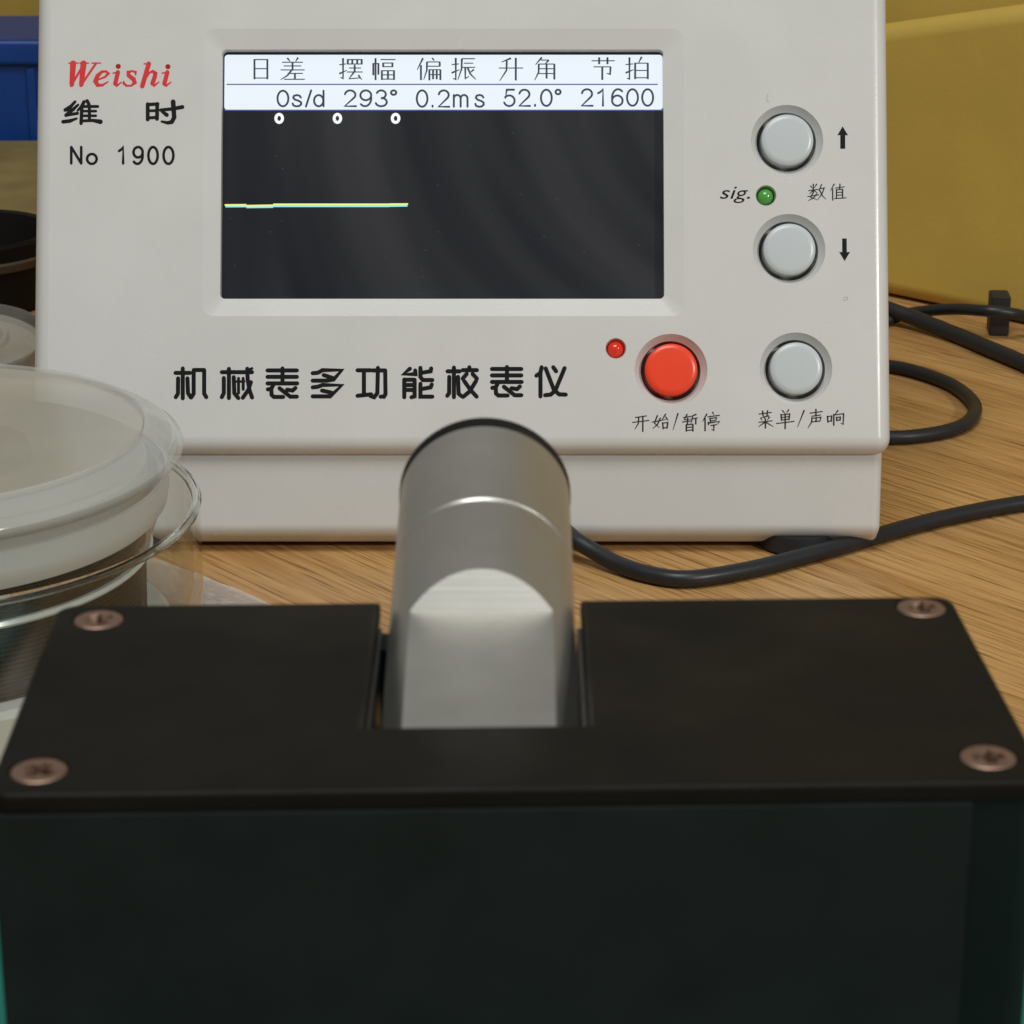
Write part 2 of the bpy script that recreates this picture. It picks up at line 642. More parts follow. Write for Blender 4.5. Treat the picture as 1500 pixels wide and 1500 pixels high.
for n, px, py, mm_ in BTN:
    u, v = UV(px, py)
    lathe(cbm, [(0, -6), (5.62, -6), (5.62, -1.35), (5.8, -1.2), (6.6, -0.25), (6.78, 0.0), (7.1, 0.5), (0, 0.5)], 96, fz(u, v))
for n, px, py, mm_ in LED:
    u, v = UV(px, py)
    lathe(cbm, [(0, -6), (1.75, -6), (1.75, -0.5), (1.95, 0.0), (2.1, 0.4), (0, 0.4)], 64, fz(u, v))
fh = link('front_housing', boolean(hous, [bm_mesh(cbm)]), 'white', tm, 28)
for p in fh.data.polygons:
    if p.normal.dot(FW) > 0.9999:
        p.use_smooth = False

# --- lower housing
prof = [(438.4, 4.6), (441.0, 22.5), (520, 22.5), (524, 10), (520, 0.9), (442.6, 0.9)]
bm = bmesh.new()
a = [bm.verts.new((UX - 79.0, y, z)) for y, z in prof]
b = [bm.verts.new((UX + 79.0, y, z)) for y, z in prof]
bm.faces.new(a); bm.faces.new(b[::-1])
for i in range(len(prof)):
    j = (i + 1) % len(prof)
    bm.faces.new((a[i], a[j], b[j], b[i]))
bmesh.ops.recalc_face_normals(bm, faces=bm.faces)
bmesh.ops.bevel(bm, geom=list(bm.edges), offset=1.7, segments=5, affect='EDGES', profile=0.5)
link('base_housing', bm_mesh(bm), 'white', tm, 30)
for sx in (-1, 1):
    for yy in (444.6, 508):
        lathe_obj('foot', [(0, 0), (7.0, 0), (7.6, 0.6), (7.2, 3.6), (0, 3.6)], 'rubber', tm, (UX + sx * 64, yy, 0), seg=48)

# --- buttons and lamps
for n, px, py, mm_ in BTN:
    u, v = UV(px, py)
    bt = lathe_obj('button', [(0, 1.45), (3.8, 1.42), (4.5, 1.32), (4.82, 1.08), (4.92, 0.7), (4.95, -5.4), (0, -5.4)], mm_, tm, mtx=fz(u, v, -0.55), seg=72)
    bt['label'] = {'up': 'grey round button with up arrow', 'down': 'grey round button with down arrow', 'start': 'red round start button', 'menu': 'grey round menu button'}[n]
for n, px, py, mm_ in LED:
    u, v = UV(px, py)
    ob = lathe_obj('indicator_lamp', [(0, 0.35), (0.5, 0.28), (1.0, 0.05), (1.35, -0.35), (1.5, -0.9), (1.5, -5), (0, -5)], mm_, tm, mtx=fz(u, v, -0.35), seg=48)
    ob['label'] = {'sig': 'green signal lamp', 'run': 'red lamp beside the red button'}[n]


# --- flat print on the face: strokes and glyphs
def ribbon(bm, pts, wd, level, cap=True, mtx=FM):
    """pts [(u, v)], widths per point; one stroke as a strip plus round ends"""
    n = len(pts)
    P = [Vector((p[0], p[1], 0)) for p in pts]
    W = wd if isinstance(wd, (list, tuple)) else [wd] * n
    Lf, Rt = [], []
    for i in range(n):
        d0 = (P[i] - P[i - 1]).normalized() if i else (P[1] - P[0]).normalized()
        d1 = (P[i + 1] - P[i]).normalized() if i < n - 1 else d0
        d = d0 + d1
        d = d.normalized() if d.length > 1e-5 else d0
        nn = Vector((-d.y, d.x, 0))
        sc_ = min(1.5, 1.0 / max(0.4, nn.dot(Vector((-d0.y, d0.x, 0)))))
        Lf.append(P[i] + nn * W[i] / 2 * sc_)
        Rt.append(P[i] - nn * W[i] / 2 * sc_)
    lv = Vector((0, 0, level))
    a = [bm.verts.new(mtx @ (q + lv)) for q in Lf]
    b = [bm.verts.new(mtx @ (q + lv)) for q in Rt]
    for i in range(n - 1):
        bm.faces.new((b[i], b[i + 1], a[i + 1], a[i]))
    if cap:
        for e in (0, n - 1):
            c = [bm.verts.new(mtx @ (P[e] + Vector((math.cos(t), math.sin(t), 0)) * W[e] / 2 + lv + Vector((0, 0, 0.0015)))) for t in [2 * math.pi * q / 8 for q in range(8)]]
            bm.faces.new(c)


PXMM = 461.0 / FPX        # mm on the face for one photograph pixel


def strokes(name, material, parent, data, ox, oy, s, wdef, lift, cap=True, wd=0.0, horiz=None, gain=1.0):
    """data: list of (points, width) measured on an enlarged view whose corner is (ox, oy) and scale s"""
    bm = bmesh.new()
    for kx, it in enumerate(data):
        pts, wid = it if isinstance(it, tuple) and isinstance(it[0], list) else (it, None)
        uv = [UV(ox + x / s, oy + y / s, wd) for x, y in pts]
        ww = wid if wid else wdef
        ww = [q * gain for q in ww] if isinstance(ww, (list, tuple)) else ww * gain
        if horiz and not wid:
            (x0, y0), (x1, y1) = pts[0], pts[-1]
            if len(pts) == 2 and abs(y1 - y0) < 0.2 * abs(x1 - x0):
                ww = horiz * gain
            elif len(pts) == 2 and abs(x1 - x0) < 0.2 * abs(y1 - y0):
                ww = wdef * gain
            else:
                ww = [wdef * gain] + [wdef * gain * 0.85] * (len(pts) - 2) + [wdef * gain * 0.4]
        if isinstance(ww, (list, tuple)):
            ww = [q / s * PXMM for q in ww]
        else:
            ww = ww / s * PXMM
        ribbon(bm, uv, ww, wd + lift + 0.0004 * kx, cap)
    me = bpy.data.meshes.new(name)
    bm.to_mesh(me)
    bm.free()
    return link(name, me, material, parent)


def glyphs(name, material, parent, items, lift, wd=0.0, offset=0.0, shear=0.0):
    """items: (text, x0, y0, x1, y1) boxes in photograph pixels; built-in font outlines fitted to them"""
    bm = bmesh.new()
    for t, x0, y0, x1, y1 in items:
        cu = bpy.data.curves.new('t', 'FONT')
        cu.body = t
        cu.offset = offset
        cu.shear = shear
        cu.resolution_u = 5
        o = bpy.data.objects.new('t', cu)
        sc.collection.objects.link(o)
        dg = bpy.context.evaluated_depsgraph_get()
        me = bpy.data.meshes.new_from_object(o.evaluated_get(dg))
        bpy.data.objects.remove(o)
        xs = [v.co.x for v in me.vertices]; ys = [v.co.y for v in me.vertices]
        a0, a1, b0, b1 = min(xs), max(xs), min(ys), max(ys)
        u0, v0 = UV(x0, y1, wd); u1, v1 = UV(x1, y0, wd)
        for v in me.vertices:
            v.co = FM @ Vector((u0 + (v.co.x - a0) / (a1 - a0) * (u1 - u0), v0 + (v.co.y - b0) / (b1 - b0) * (v1 - v0), wd + lift))
        bm.from_mesh(me)
        bpy.data.meshes.remove(me)
    me = bpy.data.meshes.new(name)
    bm.to_mesh(me)
    bm.free()
    return link(name, me, material, parent)


def arc(cx, cy, rx, ry, a0, a1, n=14):
    return [(cx + rx * math.cos(R(a0 + (a1 - a0) * i / n)), cy + ry * math.sin(R(a0 + (a1 - a0) * i / n))) for i in range(n + 1)]


SIX = [arc(0.29, 0.31, 0.27, 0.31, 0, 360, 24), arc(0.33, 0.5, 0.31, 0.5, 48, 196, 14)]
GL = {'0': (0.78, [arc(0.29, 0.5, 0.28, 0.5, 90, 450, 28)]), '1': (0.78, [[(0.08, 0.76), (0.22, 0.85), (0.33, 1.0), (0.33, 0)]]),
      '2': (0.78, [arc(0.29, 0.72, 0.26, 0.28, 172, -38) + [(0.02, 0), (0.58, 0)]]),
      '3': (0.78, [arc(0.28, 0.75, 0.23, 0.25, 160, -85), arc(0.28, 0.26, 0.28, 0.265, 85, -165)]),
      '5': (0.78, [[(0.53, 1), (0.15, 1), (0.07, 0.5)] + arc(0.28, 0.32, 0.28, 0.33, 140, -160)]),
      '6': (0.78, SIX), '9': (0.78, [[(0.58 - x, 1 - y) for x, y in st] for st in SIX]),
      's': (0.70, [[(0.44, 0.56), (0.37, 0.68), (0.24, 0.72), (0.09, 0.68), (0.04, 0.55), (0.13, 0.43), (0.33, 0.35), (0.45, 0.25), (0.45, 0.12), (0.34, 0.01), (0.17, 0.0), (0.05, 0.06), (0.01, 0.18)]]),
      'd': (0.78, [arc(0.24, 0.36, 0.24, 0.36, 0, 360, 24), [(0.49, 1), (0.49, 0)]]),
      'm': (1.16, [[(0.04, 0.72), (0.04, 0)], arc(0.22, 0.5, 0.18, 0.22, 180, 0) + [(0.40, 0)], arc(0.58, 0.5, 0.18, 0.22, 180, 0) + [(0.76, 0)]]),
      '/': (0.42, [[(0, -0.02), (0.27, 1.02)]]), '.': (0.36, [[(0.06, 0.0), (0.06, 0.07)]]), '°': (0.5, [arc(0.12, 0.86, 0.13, 0.14, 0, 360, 16)]),
      'N': (0.9, [[(0, 0), (0, 1)], [(0, 1), (0.55, 0)], [(0.55, 0), (0.55, 1)]]), 'o': (0.7, [arc(0.25, 0.36, 0.25, 0.36, 0, 360, 24)])}


def sglyphs(name, material, parent, items, tpx, lift, wd=0.0):
    """single-line letters fitted to boxes (text, x0, y0, x1, y1) in photograph pixels"""
    bm = bmesh.new()
    kx = 0
    for t, x0, y0, x1, y1 in items:
        st, cx = [], 0
        for ch in t:
            adv, ss = GL[ch]
            st += [[(x + cx, y) for x, y in q] for q in ss]
            cx += adv
        xs = [p[0] for q in st for p in q]; ys = [p[1] for q in st for p in q]
        a0, a1, b0, b1 = min(xs), max(xs), min(ys), max(ys)
        h = tpx / 2
        for q in st:
            px = [(x0 + h + (x - a0) / (a1 - a0) * (x1 - x0 - 2 * h), y1 - h - (y - b0) / (b1 - b0) * (y1 - y0 - 2 * h)) for x, y in q]
            ribbon(bm, [UV(x, y, wd) for x, y in px], tpx * PXMM, wd + lift + 0.0004 * kx)
            kx += 1
    me = bpy.data.meshes.new(name)
    bm.to_mesh(me)
    bm.free()
    return link(name, me, material, parent)


PR = 0.025   # print height above the plastic

# big title, traced stroke by stroke (corner 240,520, x4.6875)
JI = [[(80, 123), (180, 123)], [(130, 92), (130, 298)], [(98, 160), (97, 265), (82, 290)], [(162, 160), (166, 262), (186, 292)],
      [(205, 103), (205, 265), (188, 292)], [(205, 103), (277, 103)], [(277, 103), (277, 265), (292, 290)]]
XIE = [[(398, 118), (492, 118)], [(447, 95), (447, 296)], [(412, 158), (412, 262), (398, 290)], [(480, 152), (484, 262), (512, 296)],
       [(500, 118), (606, 118)], ([(513, 160), (513, 262)], 18), ([(500, 182), (553, 182)], 14), ([(545, 160), (545, 236)], 18),
       [(573, 94), (576, 170), (588, 240), (606, 292)], [(598, 186), (580, 240), (542, 294)], ([(592, 98), (606, 92)], 16)]
BIAO = [[(712, 106), (914, 106)], [(712, 150), (914, 150)], [(712, 195), (916, 195)], [(815, 92), (815, 195)],
        [(752, 205), (738, 232), (714, 236)], [(738, 232), (740, 274), (756, 288), (820, 288)],
        [(794, 228), (868, 286), (914, 286)], [(904, 226), (884, 244), (846, 238)]]
DUO = [[(1022, 125), (1058, 122), (1090, 104), (1222, 104), (1166, 168), (1120, 176), (1022, 176)], [(1098, 138), (1160, 158)],
       [(1022, 222), (1058, 218), (1088, 206), (1222, 208), (1142, 284), (1022, 284)], [(1086, 244), (1150, 258)]]
GONG = [[(1330, 105), (1420, 105)], [(1374, 105), (1374, 275)], [(1330, 280), (1424, 270)], [(1432, 106), (1520, 106)],
        [(1470, 88), (1466, 262), (1444, 290), (1420, 282)], [(1520, 106), (1522, 268), (1512, 286), (1488, 286)]]
z7 = lambda L: [[(x + 1406, y) for x, y in s] for s in L]
NENG = z7([[(284, 94), (240, 132), (322, 132), (320, 106)], [(245, 168), (245, 290)], [(245, 170), (316, 170)], [(316, 170), (316, 284), (294, 290)],
           [(250, 206), (314, 206)], [(250, 240), (314, 240)], [(356, 88), (356, 150), (372, 172), (438, 172)], [(430, 92), (426, 112), (362, 122)],
           [(356, 198), (356, 286), (438, 286)], [(434, 202), (426, 222), (362, 234)]])
XIAO = z7([[(542, 112), (626, 112)], [(586, 86), (586, 290)], [(554, 150), (553, 262), (540, 280)], [(614, 150), (618, 264), (634, 280)],
           [(692, 84), (692, 102)], [(646, 104), (744, 104)], [(674, 130), (646, 162)], [(714, 130), (744, 162)],
           [(656, 178), (700, 240), (742, 286)], [(738, 178), (694, 250), (648, 288)]])
BIAO2 = [[(x + 1541, y - 10) for x, y in s] for s in BIAO]
YI = z7([[(1188, 84), (1180, 122), (1152, 142)], [(1180, 122), (1180, 284)], [(1216, 92), (1272, 238), (1308, 270), (1354, 272)],
         [(1268, 84), (1288, 112)], [(1346, 90), (1282, 244), (1250, 272), (1212, 276)]])
o = strokes('title_lettering', 'ink', tm, JI + XIE + BIAO + DUO + GONG + NENG + XIAO + BIAO2 + YI, 240, 520, 4.6875, 24, PR, gain=1.2)
o['label'] = 'heavy black Chinese title lettering'

# maker's name, two heavy characters (corner 50,40, x5)
WEI = [([(300, 545), (270, 578), (228, 606)], [18, 22, 24]), ([(228, 606), (290, 602)], 20), ([(322, 568), (280, 606), (234, 644)], [16, 22, 24]), ([(234, 644), (318, 630)], 20),
       ([(212, 692), (262, 686), (312, 668)], [24, 24, 14]), ([(366, 545), (345, 585), (318, 610)], [22, 22, 14]), ([(350, 580), (344, 704)], 22), ([(388, 538), (402, 566)], 22),
       ([(350, 580), (466, 580)], 19), ([(352, 614), (452, 614)], 17), ([(352, 648), (452, 648)], 17), ([(405, 575), (405, 684)], 20), ([(342, 686), (430, 682), (486, 692)], [18, 20, 30])]
SHI = [([(832, 562), (832, 676)], 24), ([(830, 566), (906, 562)], 22), ([(902, 560), (900, 672)], 24), ([(836, 612), (900, 610)], 18), ([(832, 664), (900, 660)], 20),
       ([(926, 606), (1010, 598), (1086, 584)], [20, 22, 26]), ([(1018, 545), (1026, 660), (1008, 694), (978, 700), (934, 690)], [30, 28, 26, 22, 14]), ([(936, 616), (972, 642)], [18, 26])]
o = strokes('brand_lettering', 'ink', tm, WEI + SHI, 50, 40, 5.0, 22, PR, gain=1.2)
o['label'] = 'heavy black two-character maker name'

# maker's name, red bold italic
circ = lambda cx, cy, r: ([(cx - 0.5, cy), (cx + 0.5, cy)], 2 * r)
RED = [([(286, 264), (276, 420)], [40, 30]), ([(270, 430), (352, 290)], 15), ([(362, 264), (346, 420)], [40, 30]), ([(340, 430), (452, 266)], 15),
       ([(254, 262), (322, 262)], 9), ([(334, 262), (398, 262)], 9), ([(424, 262), (486, 262)], 9),
       ([(468, 384), (520, 364), (544, 338), (526, 322), (496, 326), (464, 356), (450, 396), (466, 424), (502, 424), (542, 398)], [10, 14, 18, 14, 18, 28, 32, 24, 16, 8]),
       ([(578, 336), (622, 326)], 9), ([(614, 328), (594, 414)], 28), ([(596, 412), (606, 428), (640, 402)], [22, 14, 8]), circ(616, 286, 17),
       ([(744, 350), (744, 328), (716, 320), (690, 328), (692, 352), (728, 380), (738, 406), (712, 428), (676, 428), (656, 410), (656, 396)], [8, 16, 12, 22, 26, 30, 24, 12, 14, 18, 8]),
       ([(806, 268), (850, 265)], 9), ([(840, 266), (792, 432)], 30), ([(812, 386), (842, 334), (868, 322), (888, 336), (884, 362), (866, 412)], [10, 14, 18, 26, 28, 28]), ([(868, 410), (880, 428), (914, 400)], [22, 14, 8]),
       ([(938, 336), (984, 326)], 9), ([(976, 328), (954, 414)], 28), ([(956, 412), (968, 428), (1002, 402)], [22, 14, 8]), circ(980, 288, 17)]
o = strokes('brand_lettering', 'red_ink', tm, RED, 50, 40, 5.0, 20, PR, gain=1.15)
o['label'] = 'red bold italic maker name'
sglyphs('model_lettering', 'ink', tm, [('N', 102.4, 213.4, 121, 241.4), ('o', 125.6, 223.6, 143.6, 242), ('1', 172.4, 213.4, 182.4, 241.4), ('9', 193.6, 213.4, 211, 242),
                                       ('0', 215.4, 213.4, 233, 242), ('0', 237.6, 213.4, 256, 242)], 4.0, PR)
glyphs('signal_lettering', 'ink', tm, [('sig.', 1054.6, 273.4, 1098.5, 297.5)], PR, shear=0.28)

# arrows beside the two upper buttons
z4 = lambda x, y: UV(1020 + x / 4.686, 130 + y / 4.686)
for poly in ([(1004, 258), (968, 320), (988, 318), (988, 412), (1022, 412), (1022, 318), (1042, 320)],
             [(1018, 1183), (1055, 1120), (1033, 1122), (1032, 1028), (1001, 1028), (1001, 1122), (980, 1120)]):
    bm = bmesh.new()
    f = bm.faces.new([bm.verts.new(FM @ Vector((*z4(x, y), PR))) for x, y in poly])
    bmesh.ops.triangulate(bm, faces=[f])
    me = bpy.data.meshes.new('arrow'); bm.to_mesh(me); bm.free()
    link('arrow', me, 'ink', tm)

# thin brush-style captions
SHU = [[(785, 668), (796, 684)], [(826, 655), (810, 680)], [(770, 700), (836, 690)], [(803, 655), (803, 716)], [(800, 700), (776, 722)], [(808, 698), (832, 716)],
       [(800, 718), (784, 744), (832, 764)], [(826, 722), (804, 750), (768, 768)], [(765, 740), (842, 728)], [(860, 658), (840, 698)], [(848, 686), (886, 678)],
       [(876, 684), (862, 724), (832, 762)], [(846, 696), (866, 736), (890, 758)]]
ZHI = [[(946, 655), (920, 702)], [(936, 688), (936, 764)], [(955, 682), (1016, 673)], [(986, 655), (984, 692)], [(962, 692), (962, 750)], [(962, 694), (1005, 690)],
       [(1004, 690), (1004, 750)], [(962, 712), (1004, 710)], [(962, 731), (1004, 729)], [(948, 754), (1028, 749)]]
strokes('caption_lettering', 'kai_ink', tm, SHU + ZHI, 1020, 130, 4.686, 7.5, PR, horiz=5.5, gain=1.2)
KAI = [[(265, 606), (326, 597)], [(250, 633), (340, 622)], [(284, 605), (281, 640), (262, 670)], [(306, 600), (306, 682)],
       [(386, 596), (370, 636), (397, 662)], [(402, 610), (386, 645), (360, 667)], [(357, 631), (407, 622)], [(431, 588), (411, 621), (442, 615)], [(433, 604), (446, 623)],
       [(415, 635), (418, 667)], [(415, 637), (443, 633)], [(443, 633), (439, 664)], [(417, 664), (439, 661)],
       [(499, 584), (472, 674)],
       [(529, 606), (571, 600)], [(549, 589), (534, 619), (572, 614)], [(524, 631), (574, 624)], [(552, 611), (552, 643)], [(598, 589), (579, 597), (578, 614), (569, 641)],
       [(580, 613), (606, 608)], [(597, 611), (597, 641)], [(545, 645), (545, 680)], [(545, 647), (581, 643)], [(581, 643), (581, 680)], [(545, 661), (581, 658)], [(545, 677), (581, 674)],
       [(657, 588), (634, 627)], [(648, 611), (648, 678)], [(690, 578), (696, 591)], [(664, 602), (727, 594)], [(675, 610), (677, 626)], [(675, 611), (711, 607)], [(711, 607), (707, 623)], [(677, 625), (707, 621)],
       [(666, 633), (666, 644)], [(666, 636), (727, 628), (718, 642)], [(679, 650), (711, 645)], [(696, 648), (696, 677), (684, 671)]]
strokes('caption_lettering', 'kai_ink', tm, KAI, 860, 450, 3.75, 7.0, PR, horiz=5.0, gain=1.2)
CAI = [[(944, 587), (1012, 578)], [(964, 571), (967, 597)], [(991, 569), (988, 593)], [(996, 597), (958, 606)], [(954, 610), (962, 621)], [(975, 607), (980, 618)], [(1001, 604), (990, 619)],
       [(944, 632), (1016, 624)], [(979, 614), (979, 663)], [(975, 632), (942, 657)], [(982, 632), (1023, 656)],
       [(1074, 569), (1086, 583)], [(1107, 564), (1095, 581)], [(1065, 589), (1068, 621)], [(1065, 592), (1113, 586)], [(1113, 586), (1109, 617)], [(1067, 606), (1109, 601)], [(1068, 620), (1109, 615)],
       [(1040, 639), (1137, 627)], [(1088, 587), (1088, 667)],
       [(1192, 568), (1156, 658)],
       [(1224, 582), (1292, 573)], [(1257, 561), (1257, 597)], [(1234, 599), (1282, 592)], [(1235, 608), (1233, 632), (1213, 663)], [(1237, 610), (1284, 604)], [(1284, 604), (1279, 629)], [(1235, 630), (1279, 625)], [(1258, 607), (1258, 628)],
       [(1320, 600), (1323, 631)], [(1320, 602), (1343, 597)], [(1343, 597), (1341, 627)], [(1322, 628), (1341, 624)], [(1377, 568), (1362, 589)], [(1355, 590), (1355, 648)],
       [(1355, 592), (1409, 585)], [(1409, 585), (1406, 643), (1394, 638)], [(1370, 605), (1372, 623)], [(1370, 606), (1391, 603)], [(1391, 603), (1389, 621)], [(1372, 622), (1389, 618)]]
strokes('caption_lettering', 'kai_ink', tm, CAI, 860, 450, 3.75, 7.0, PR, horiz=5.0, gain=1.2)

for sm in ([(492, 34), (483, 60), (484, 82), (500, 94)], [(1010, 1432), (1040, 1430), (1036, 1448), (1014, 1454), (1008, 1440)]):
    strokes('scuff_mark', 'scuff', tm, [sm], 1020, 130, 4.686, 4.5, PR, cap=False)

# --- screen
SW = -2.9            # depth of the display behind the face
su0, sv0 = UV(318, 442); su1, sv1 = UV(976, 66)
bm = bmesh.new()
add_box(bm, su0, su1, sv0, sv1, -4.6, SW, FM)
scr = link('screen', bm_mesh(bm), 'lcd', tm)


def panel(name, material, x0, y0, x1, y1, lift, r=0.0):
    bm = bmesh.new()
    u0, v0 = UV(x0, y1, SW); u1, v1 = UV(x1, y0, SW)
    pts = rrect(u0, v0, u1, v1, r, 4) if r else [(u0, v0), (u1, v0), (u1, v1), (u0, v1)]
    bm.faces.new([bm.verts.new(FM @ Vector((x, y, SW + lift))) for x, y in pts])
    me = bpy.data.meshes.new(name); bm.to_mesh(me); bm.free()
    return link(name, me, material, scr)


panel('header_bar', 'hdr', 328.5, 80.3, 970.5, 161.0, 0.02, 0.6)
panel('divider_line', 'scr_blue', 332, 122.8, 963.5, 124.6, 0.05)
panel('divider_line', 'scr_blue', 328.5, 160.6, 971, 162.4, 0.045)
S2 = [[(312, 200), (312, 327)], [(393, 200), (393, 327)], [(312, 203), (393, 203)], [(312, 260), (393, 260)], [(312, 319), (393, 319)],
      [(518, 193), (536, 215)], [(586, 190), (570, 216)], [(485, 220), (616, 220)], [(495, 243), (606, 243)], [(476, 268), (627, 268)], [(551, 220), (551, 268)], [(546, 268), (520, 302), (476, 330)],
      [(520, 290), (616, 290)], [(566, 290), (566, 326)], [(498, 327), (628, 327)],
      [(844, 236), (888, 230)], [(868, 194), (868, 322), (850, 315)], [(844, 292), (892, 270)], [(898, 200), (898, 234)], [(898, 203), (988, 203)], [(985, 200), (985, 234)], [(898, 231), (985, 231)], [(926, 203), (926, 231)], [(957, 203), (957, 231)],
      [(905, 256), (981, 256)], [(941, 236), (941, 281)], [(892, 281), (992, 281)], [(936, 283), (905, 324)], [(905, 324), (976, 318)], [(964, 300), (986, 330)],
      [(1072, 194), (1072, 332)], [(1058, 225), (1058, 302)], [(1058, 228), (1092, 228)], [(1090, 226), (1090, 298)], [(1103, 203), (1197, 203)], [(1120, 222), (1120, 251)], [(1120, 225), (1180, 225)], [(1178, 222), (1178, 251)], [(1120, 248), (1178, 248)],
      [(1112, 270), (1112, 331)], [(1112, 273), (1190, 273)], [(1188, 270), (1188, 331)], [(1112, 326), (1188, 326)], [(1112, 299), (1188, 299)], [(1150, 273), (1150, 326)],
      [(1370, 194), (1333, 268)], [(1357, 238), (1357, 332)], [(1428, 193), (1441, 211)], [(1395, 218), (1476, 218)], [(1475, 218), (1475, 247)], [(1395, 245), (1475, 245)], [(1395, 218), (1394, 270), (1374, 330)],
      [(1410, 264), (1410, 334)], [(1410, 267), (1478, 267)], [(1479, 265), (1479, 332)], [(1410, 298), (1479, 298)], [(1433, 267), (1433, 327)], [(1456, 267), (1456, 327)]]
strokes('header_lettering', 'scr_ink', scr, S2, 300, 40, 4.2857, 9.0, 0.06, cap=False, wd=SW, horiz=5.0, gain=1.4)
S3 = [[(164, 216), (207, 212)], [(188, 177), (188, 302), (172, 296)], [(164, 264), (210, 245)], [(222, 182), (299, 182)], [(223, 182), (222, 240), (200, 304)], [(235, 208), (289, 208)], [(222, 232), (301, 232)],
      [(243, 232), (243, 297), (267, 283)], [(257, 235), (272, 270), (304, 302)], [(293, 244), (270, 263)],
      [(507, 179), (452, 202)], [(437, 236), (577, 236)], [(483, 194), (481, 250), (442, 310)], [(535, 177), (535, 308)],
      [(686, 174), (649, 217)], [(680, 190), (726, 190)], [(726, 190), (704, 213)], [(668, 212), (667, 260), (644, 307)], [(668, 213), (760, 213)], [(758, 213), (758, 302)], [(668, 240), (758, 240)], [(668, 268), (758, 268)], [(713, 213), (713, 297)],
      [(973, 194), (1107, 194)], [(1017, 174), (1017, 214)], [(1065, 174), (1065, 214)], [(984, 229), (1086, 229)], [(1083, 229), (1080, 272), (1060, 266)], [(1035, 229), (1035, 305)],
      [(1169, 216), (1214, 212)], [(1192, 174), (1192, 300), (1177, 294)], [(1169, 264), (1217, 245)], [(1263, 171), (1245, 206)], [(1225, 205), (1225, 300)], [(1225, 208), (1300, 208)], [(1298, 206), (1298, 300)], [(1225, 250), (1298, 250)], [(1225, 292), (1298, 292)]]
strokes('header_lettering', 'scr_ink', scr, S3, 620, 40, 3.947, 8.5, 0.06, cap=False, wd=SW, horiz=4.6, gain=1.4)
sglyphs('reading_lettering', 'scr_ink', scr, [('0s/d', 405, 131, 475.5, 157.8), ('293°', 503.5, 131, 582, 157.3), ('0.2ms', 609, 131, 710, 158), ('52.0°', 737, 130, 822.7, 157), ('21600', 850.6, 129.3, 958.2, 156.6)], 3.1, 0.06, SW)
sglyphs('trace_digit', 'scr_white', scr, [('0', 402.0, 165.4, 416, 181.6), ('0', 487.4, 165.4, 501.2, 181.6), ('0', 572.5, 165.4, 586.5, 181.6)], 4.4, 0.06, SW)
TR = [[(125, 1116), (262, 1115)], [(262, 1121), (430, 1118)], [(430, 1112), (1157, 1112)], [(1157, 1111), (1276, 1110)]]
strokes('trace_line', 'trace_y', scr, TR, 300, 40, 4.2857, 11, 0.055, cap=False, wd=SW)
TR = [[(130, 1123), (262, 1122)], [(262, 1128), (430, 1126)], [(430, 1121), (1157, 1121)], [(1157, 1120), (1272, 1118)]]
strokes('trace_line', 'trace_c', scr, TR, 300, 40, 4.2857, 16, 0.05, cap=False, wd=SW)

# ================================================================ BLACK MICROPHONE STAND
BX, BY, BYAW = 0.1, 193.0, R(1.7)
BMx = Matrix.Translation((BX, BY, 0)) @ Matrix.Rotation(BYAW, 4, 'Z')
ms = empty('microphone_stand', (BX, BY, 0), 'black box-shaped microphone stand with a silver rod lying in its slot', 'microphone stand')
HW, HD = 41.3, 19.8
sl, sr = -12.5, 6.0          # slot sides, in the stand's own frame
sf, sfb = -8.0, -13.5        # slot front edge in the lid and in the body below


def notch(hw, hd, f, l=sl, r=sr, rad=1.8):
    out = []
    corners = [(-hw, -hd, 180), (hw, -hd, 270), (hw, hd, 0)]
    for cx, cy, a0 in corners:
        ox = cx - math.copysign(rad, cx); oy = cy - math.copysign(rad, cy)
        for i in range(5):
            a = R(a0 + 90 * i / 4)
            out.append((ox + rad * math.cos(a), oy + rad * math.sin(a)))
    sk = (hd - f) * math.tan(BYAW)          # the slot runs square to the camera side, not to the lid's edge
    out += [(r + sk, hd), (r, f), (l, f), (l + sk, hd)]
    ox, oy = -hw + rad, hd - rad
    for i in range(5):
        a = R(90 + 90 * i / 4)
        out.append((ox + rad * math.cos(a), oy + rad * math.sin(a)))
    return out


bm = bmesh.new()
prism(bm, notch(HW - 0.25, HD - 0.3, sfb, sl - 0.5, sr + 0.5), 55, 78.4, BMx)
prism(bm, [(-HW + 0.25, -HD + 0.3), (HW - 0.25, -HD + 0.3), (HW - 0.25, HD - 0.3), (-HW + 0.25, HD - 0.3)], 2.1, 54.98, BMx)
add_box(bm, sl - 0.4, sr + 0.4, HD - 4.5, HD - 0.35, 55.02, 67.6, BMx)
add_box(bm, sl + 0.9, sl + 2.1, HD - 4.4, HD - 0.4, 67.62, 77.0, BMx)
link('body', bm_mesh(bm), 'anod_side', ms)

